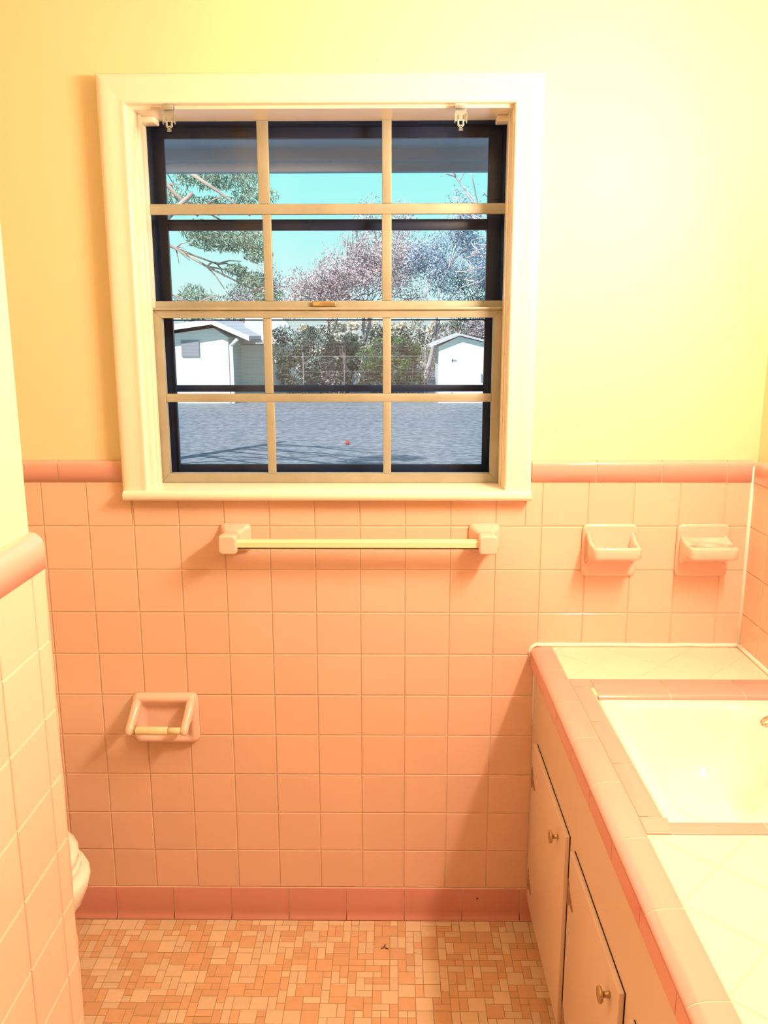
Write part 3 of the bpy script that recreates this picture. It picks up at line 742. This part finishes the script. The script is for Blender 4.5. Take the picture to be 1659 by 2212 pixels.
M['red'] = mat('red_plastic', (.7, .05, .05), .4)

q = MB(); n = 24
q.face([(-60, .16, GZ), (60, .16, GZ), (60, 90, GZ), (-60, 90, GZ)]); setp(q.build('lawn', M['lawn']), kind='structure')
# own house: outer wall foot, soffit and fascia over the window
q = MB(); q.box(-4, 4, .16, .19, HC-.30, HC+.1); q.box(-4, HX0-.06, .16, .19, GZ, HC); q.box(HX1+.06, 4, .16, .19, GZ, HC); q.box(HX0-.06, HX1+.06, .16, .19, GZ, 1.14)
setp(q.build('wall_outside', M['siding']), kind='structure')
q = MB(); q.box(-4, 4, .19, .60, 2.045, 2.06); q.box(-4, 4, .60, .63, 1.989, 2.20); q.box(-4, 4, .565, .60, 2.012, 2.045)
q.face([(-4, .63, 2.2), (4, .63, 2.2), (4, -3.5, 3.7), (-4, -3.5, 3.7)])
setp(q.build('roof_eave', M['soffit']), kind='structure')

# white house at the left
Y1 = 28.0
ho = thing('neighbor_house', (-9, 30, GZ), 'white gabled house with grey roof across the lawn on the left', 'house')
q = MB()
gx0, gx1, gp = -11.0, -5.75, -6.30
pk = 1.74; ez = 1.20
pts = [(gx0, GZ), (-5.78, GZ), (-5.78, 1.38), (-6.28, 1.70), (-11.0, 1.05)]
f = [(x, Y1, z) for x, z in pts]; b = [(x, Y1+6, z) for x, z in pts]; q.face(f); q.face(b); q.grid([f, b], True, smooth=False)
q.box(-5.78, -4.45, Y1+2.5, Y1+8, GZ, 1.08)
q.build('wall', M['siding'], ho)
q = MB()
def roofslab(q, pts, th): 
    top = [Vector(p) for p in pts]; bot = [p-Vector((0, 0, th)) for p in top]; q.face(top); q.face(bot); q.grid([top, bot], True, smooth=False)
roofslab(q, [(-6.28, Y1-.4, 1.98), (-5.0, Y1-.4, 1.42), (-5.0, Y1+6, 1.42), (-6.28, Y1+6, 1.98)], .12)
roofslab(q, [(-6.28, Y1-.4, 1.98), (-11.5, Y1-.4, 1.25), (-11.5, Y1+6, 1.25), (-6.28, Y1+6, 1.98)], .12)
roofslab(q, [(-5.6, Y1+2.0, 1.28), (-3.35, Y1+2.0, 1.28), (-4.6, Y1+5, 2.2), (-6.0, Y1+5, 2.2)], .1)
q.build('roof', M['roofing'], ho)
q = MB(); roofslab(q, [(-6.28, Y1-.45, 2.0), (-4.98, Y1-.45, 1.43), (-4.98, Y1-.40, 1.43), (-6.28, Y1-.40, 2.0)], .17)
roofslab(q, [(-6.28, Y1-.45, 2.0), (-11.5, Y1-.45, 1.27), (-11.5, Y1-.40, 1.27), (-6.28, Y1-.40, 2.0)], .19)
q.build('rake_board', M['fascia'], ho)
q = MB(); q.box(-7.42, -6.80, Y1-.05, Y1, .72, 1.28); q.build('louvre_window', M['shutter'], ho)
q = MB(); q.box(-5.72, -5.60, Y1-.15, Y1-.05, GZ, 1.12); q.tube([(-5.66, Y1-.1, 1.1), (-5.4, Y1-.3, 1.32)], .06, 8); q.build('downspout', M['fascia'], ho)

# white shed on the right
Y2 = 28.0
sh = thing('garden_shed', (2.6, 29, GZ), 'white garden shed with low gabled roof at the right end of the hedge', 'shed')
q = MB(); pts = [(1.57, GZ), (3.9, GZ), (3.9, 1.0), (2.28, 1.40), (1.57, 1.06)]
f = [(x, Y2, z) for x, z in pts]; b = [(x, Y2+2.5, z) for x, z in pts]; q.face(f); q.face(b); q.grid([f, b], True, smooth=False)
for k in range(9): q.box(1.66+.25*k, 1.675+.25*k, Y2-.012, Y2, GZ, 1.0)
q.build('wall', M['shedpaint'], sh)
q = MB(); roofslab(q, [(2.28, Y2-.2, 1.50), (1.25, Y2-.2, 1.10), (1.25, Y2+2.6, 1.10), (2.28, Y2+2.6, 1.50)], .07)
roofslab(q, [(2.28, Y2-.2, 1.50), (4.2, Y2-.2, 1.02), (4.2, Y2+2.6, 1.02), (2.28, Y2+2.6, 1.50)], .07); q.build('roof', M['roofing'], sh)
q = MB(); q.box(2.06, 3.20, Y2-.04, Y2-.012, GZ+.08, .95); d = q.build('door', M['shedpaint'], sh)
for z in (.55, -.62):
    q = MB(); q.box(2.02, 2.20, Y2-.055, Y2-.04, z, z+.05); q.box(2.03, 2.07, Y2-.055, Y2-.04, z-.05, z+.1); q.build('hinge', M['shutter'], d)
q = MB(); q.box(3.05, 3.10, Y2-.09, Y2-.04, -.15, .12); q.build('handle', M['shutter'], d)

# vegetation
def leaves(mb, c, rad, n, size, rnd, flat=1.0, mat=0, hollow=.0):
    for _ in range(n):
        while True:
            p = Vector((rnd.uniform(-1, 1), rnd.uniform(-1, 1), rnd.uniform(-1, 1)))
            if hollow < p.length < 1: break
        p = Vector((c[0]+p.x*rad[0], c[1]+p.y*rad[1], c[2]+p.z*rad[2]))
        if p.z < GZ+.03: p.z = GZ+.03+rnd.random()*.3
        a = Vector((rnd.gauss(0, 1), rnd.gauss(0, 1), rnd.gauss(0, 1))).normalized(); b = a.orthogonal().normalized()
        s = size*rnd.uniform(.6, 1.4)
        mb.face([p-a*s, p+b*s*.45*flat, p+a*s, p-b*s*.45*flat], mat, rnd.uniform(.6, 1.25))
def branch(mb, p, d, L, r, depth, rnd, tips, spread=.55, seg=4, up=.1, minr=.006):
    pts = [Vector(p)]; dd = Vector(d).normalized()
    for k in range(seg):
        dd = (dd+Vector((rnd.gauss(0, .13), rnd.gauss(0, .13), rnd.gauss(0, .10)+up*.3))).normalized(); pts.append(pts[-1]+dd*L/seg)
    mb.tube(pts, [max(minr, r*(1-.6*k/seg)) for k in range(seg+1)], 5 if depth < 3 else 7)
    if depth <= 0: tips.append(pts[-1]); return
    nb = rnd.choice((2, 3, 3))
    for k in range(nb):
        t = rnd.randint(max(1, seg-2), seg); q_ = pts[t]
        nd = (dd+spread*Vector((rnd.gauss(0, 1), rnd.gauss(0, 1), rnd.gauss(0, .8)))).normalized()
        branch(mb, q_, nd, L*rnd.uniform(.6, .8), max(minr, r*.5), depth-1, rnd, tips, spread, seg, up, minr)

def bare_tree(x, y, h, seed, label, leafmat, nleaf, lsize, name='bare_tree', cl=.5, trunk_r=.16, depth=5, group=None, barkm='barkpale', spread=.5, lead=(0, 0, 1)):
    rnd = random.Random(seed); t = thing(name, (x, y, GZ), label, 'tree', group)
    mb = MB(); tips = []
    branch(mb, (x, y, GZ), lead, h*.36, trunk_r, depth, rnd, tips, spread, minr=.018)
    mb.build('trunk', M[barkm], t, fix=False)
    lf = MB()
    for p in tips: leaves(lf, p, (cl, cl, cl), nleaf, lsize, rnd, flat=.8)
    lf.build('foliage', M[leafmat], t, fix=False)
def bushy(x, y, w, h, seed, label, m1, n, size, name='overgrown_shrub', cat='shrub', group=None, z0=0, clumps=14, m2=None, trunk=True):
    rnd = random.Random(seed); t = thing(name, (x, y, GZ), label, cat, group)
    mb = MB()
    for k in range(5): mb.tube([(x+rnd.uniform(-.2, .2)*w, y, GZ), (x+rnd.uniform(-.3, .3)*w, y, GZ+h*.4), (x+rnd.uniform(-.4, .4)*w, y+rnd.uniform(-.2, .2), GZ+h*.85)], [.05, .035, .015], 6)
    mb.build('stems', M['stem'], t, fix=False)
    lf = MB()
    for k in range(clumps):
        c = (x+rnd.uniform(-.42, .42)*w, y+rnd.uniform(-.3, .3)*w, GZ+z0+(h-z0)*rnd.uniform(.12, .9)); rr = rnd.uniform(.16, .30)*min(w, h*.62)
        leaves(lf, c, (rr, rr, rr*.8), n//clumps, size, rnd, mat=0 if not m2 or rnd.random() < .6 else 1)
    lf.build('foliage', [M[m1]]+([M[m2]] if m2 else []), t, fix=False)

# hedge along the back of the lawn, from the house to the shed
bushy(-3.35, 29.4, 2.0, 2.75, 1, 'dark shrub against the end of the white house', 'shrubd', 6000, .055, m2='green', clumps=34)
bushy(-1.95, 29.6, 1.3, 2.5, 2, 'brownish vine-tangled shrub left of the green ivy clump', 'shrubd', 4200, .055, m2='twigs', clumps=26)
bushy(-.65, 29.3, 1.35, 2.2, 3, 'bright green ivy clump in the middle of the hedge', 'ivy', 4600, .055, m2='shrubd', clumps=26)
bushy(.50, 29.3, 1.0, 2.4, 4, 'deep green shrub directly left of the garden shed', 'ivy', 3800, .055, m2='shrubd', clumps=24)
bushy(-2.4, 32.0, 2.6, 2.5, 5, 'dark bush filling in behind the brownish vine shrub', 'shrubd', 3600, .07, name='dark_bush', clumps=24)
bushy(.1, 32.0, 2.4, 2.7, 7, 'dark bush filling in behind the green ivy', 'shrubd', 3600, .07, name='dark_bush', clumps=24, m2='ivy')
bushy(3.0, 32.6, 3.0, 3.1, 6, 'grey-brown brush rising behind the garden shed', 'twigs', 3600, .07, name='brush', m2='green', clumps=24)
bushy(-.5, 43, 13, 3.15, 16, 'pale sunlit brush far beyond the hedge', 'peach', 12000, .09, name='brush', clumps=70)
# trees
def pine():
    rnd = random.Random(5); t = thing('pine_tree', (-6.2, 11.5, GZ), 'tall pine whose needled boughs hang into the upper left panes', 'tree')
    mb = MB(); mb.tube([(-6.4, 11.2, GZ), (-6.3, 11.2, 2.5), (-6.2, 11.2, 4.5), (-6.1, 11.2, 6)], [.20, .18, .14, .08], 10)
    boughs = [((-6.2, 11.2, 4.9), (-2.7, 10.4, 3.25)), ((-6.2, 11.2, 4.2), (-2.05, 10.6, 2.1)), ((-6.2, 11.2, 4.6), (-2.25, 11, 3.0)), ((-6.2, 11.2, 3.4), (-2.6, 10.8, 2.5)),
              ((-6.2, 11.2, 5.2), (-2.2, 11.3, 4.0)), ((-6.2, 11.2, 5.6), (-2.4, 10.2, 4.3)), ((-6.2, 11.2, 1.9), (-3.4, 10.9, 3.9)), ((-6.2, 11.2, 3.3), (-2.9, 10.5, 1.9))]
    lf = MB()
    for a, b in boughs:
        a, b = Vector(a), Vector(b); P = [a.lerp(b, k/6)+Vector((0, rnd.uniform(-.06, .06), rnd.uniform(-.05, .05)+.12*math.sin(math.pi*k/6))) for k in range(7)]
        mb.tube(P, [.05-.0065*k for k in range(7)], 6)
        for k in range(2, 7):
            for _ in range(3):
                dv = Vector((rnd.uniform(.05, .5), rnd.uniform(-.3, .3), rnd.uniform(-.35, .15))); e_ = P[k]+dv; mb.tube([P[k], P[k]+dv*.5+Vector((0, 0, .03)), e_], [.014, .010, .005], 4)
    mb.tube([(-3.9, 9.2, 1.6), (-3.2, 9.1, 2.62), (-2.78, 9, 2.99), (-2.5, 9, 3.22)], [.07, .05, .04, .028], 7)
    mb.tube([(-3.2, 9.1, 2.62), (-2.92, 9, 3.05), (-2.84, 9, 3.5)], [.045, .04, .03], 7)
    mb.tube([(-3.2, 9, 3.75), (-2.7, 9, 3.2), (-2.45, 9, 2.95)], [.03, .022, .014], 6); mb.tube([(-2.9, 9, 3.7), (-2.2, 9, 3.25), (-1.8, 9, 2.95)], [.03, .022, .01], 6)
    clumps = [((-2.35, 10.5, 2.82), (.62, .3, .17), 900), ((-2.75, 10.5, 2.95), (.3, .3, .14), 260), ((-1.95, 10.5, 2.62), (.22, .2, .12), 200), ((-2.5, 10.6, 3.72), (.65, .4, .22), 1000), ((-2.0, 10.7, 3.45), (.35, .3, .14), 260),
              ((-2.05, 10.7, 2.28), (.26, .3, .12), 300), ((-1.85, 10.7, 2.05), (.24, .3, .10), 220), ((-2.3, 10.7, 2.42), (.18, .3, .09), 120), ((-2.9, 10.7, 2.0), (.35, .3, .18), 260), ((-3.1, 10.5, 3.4), (.3, .3, .2), 160), ((-2.6, 10.7, 3.35), (.4, .3, .1), 160)]
    for c, r, n in clumps: leaves(lf, c, r, int(n*1.8), .045, rnd, flat=.35)
    mb.build('trunk', M['bark'], t, fix=False); lf.build('foliage', M['needle'], t, fix=False)
pine()
bare_tree(-3.0, 35, 10.5, 21, 'slender bare tree rising left of the centre panes', 'rust', 14, .035, cl=.30, trunk_r=.08, depth=5, spread=.36)
bare_tree(-1.5, 36, 9.6, 22, 'rusty-leaved tree behind the middle of the hedge', 'rust', 150, .055, name='rusty_tree', cl=.62, trunk_r=.12, depth=5)
bare_tree(1.3, 36, 8.6, 23, 'blue-grey dense tree behind the right centre muntin', 'blueleaf', 170, .055, name='hazy_tree', cl=.55, trunk_r=.14, depth=5)
bare_tree(-5.2, 38, 5.4, 26, 'low twiggy tree above the roof of the white house', 'twigs', 30, .05, name='twiggy_tree', cl=.45, trunk_r=.10, depth=5)
bushy(3.9, 36.5, 2.8, 5.3, 24, 'pale evergreen tree above the garden shed', 'green', 5000, .06, name='evergreen_tree', cat='tree', z0=1.2, clumps=26)
bushy(-8.3, 38, 3.4, 4.7, 25, 'pale green tree behind the roof of the white house', 'green', 5000, .07, name='evergreen_tree', cat='tree', z0=1.2, clumps=26)
bare_tree(4.9, 20, 9.5, 27, 'bare tree whose thin twigs enter the upper right pane', 'twigs', 2, .04, cl=.3, trunk_r=.12, depth=5, lead=(-.15, 0, 1), name='bare_tree')
q = MB(); bm = bmesh.new(); bmesh.ops.create_icosphere(bm, subdivisions=2, radius=.05)
for v in bm.verts: v.co += Vector((-1.04, 16.6, GZ+.05))
q.add_bm(bm); setp(q.build('ball', M['red']), 'tiny red ball lying on the grey lawn', 'ball')
# wire fence in front of the hedge
fn = thing('wire_fence', (-1, 28.2, GZ), 'thin wire fence running in front of the hedge', 'fence')
for x in (-3.2, -1.75, -.3, 1.1):
    q = MB(); q.tube([(x, 28.2, GZ), (x, 28.2, .85)], .010, 6); q.build('post', M['barkpale'], fn)
q = MB(); q.tube([(-3.6, 28.2, .72), (1.5, 28.2, .72)], .006, 5); q.tube([(-3.6, 28.2, .20), (1.5, 28.2, .20)], .003, 5); q.build('wire', M['barkpale'], fn)
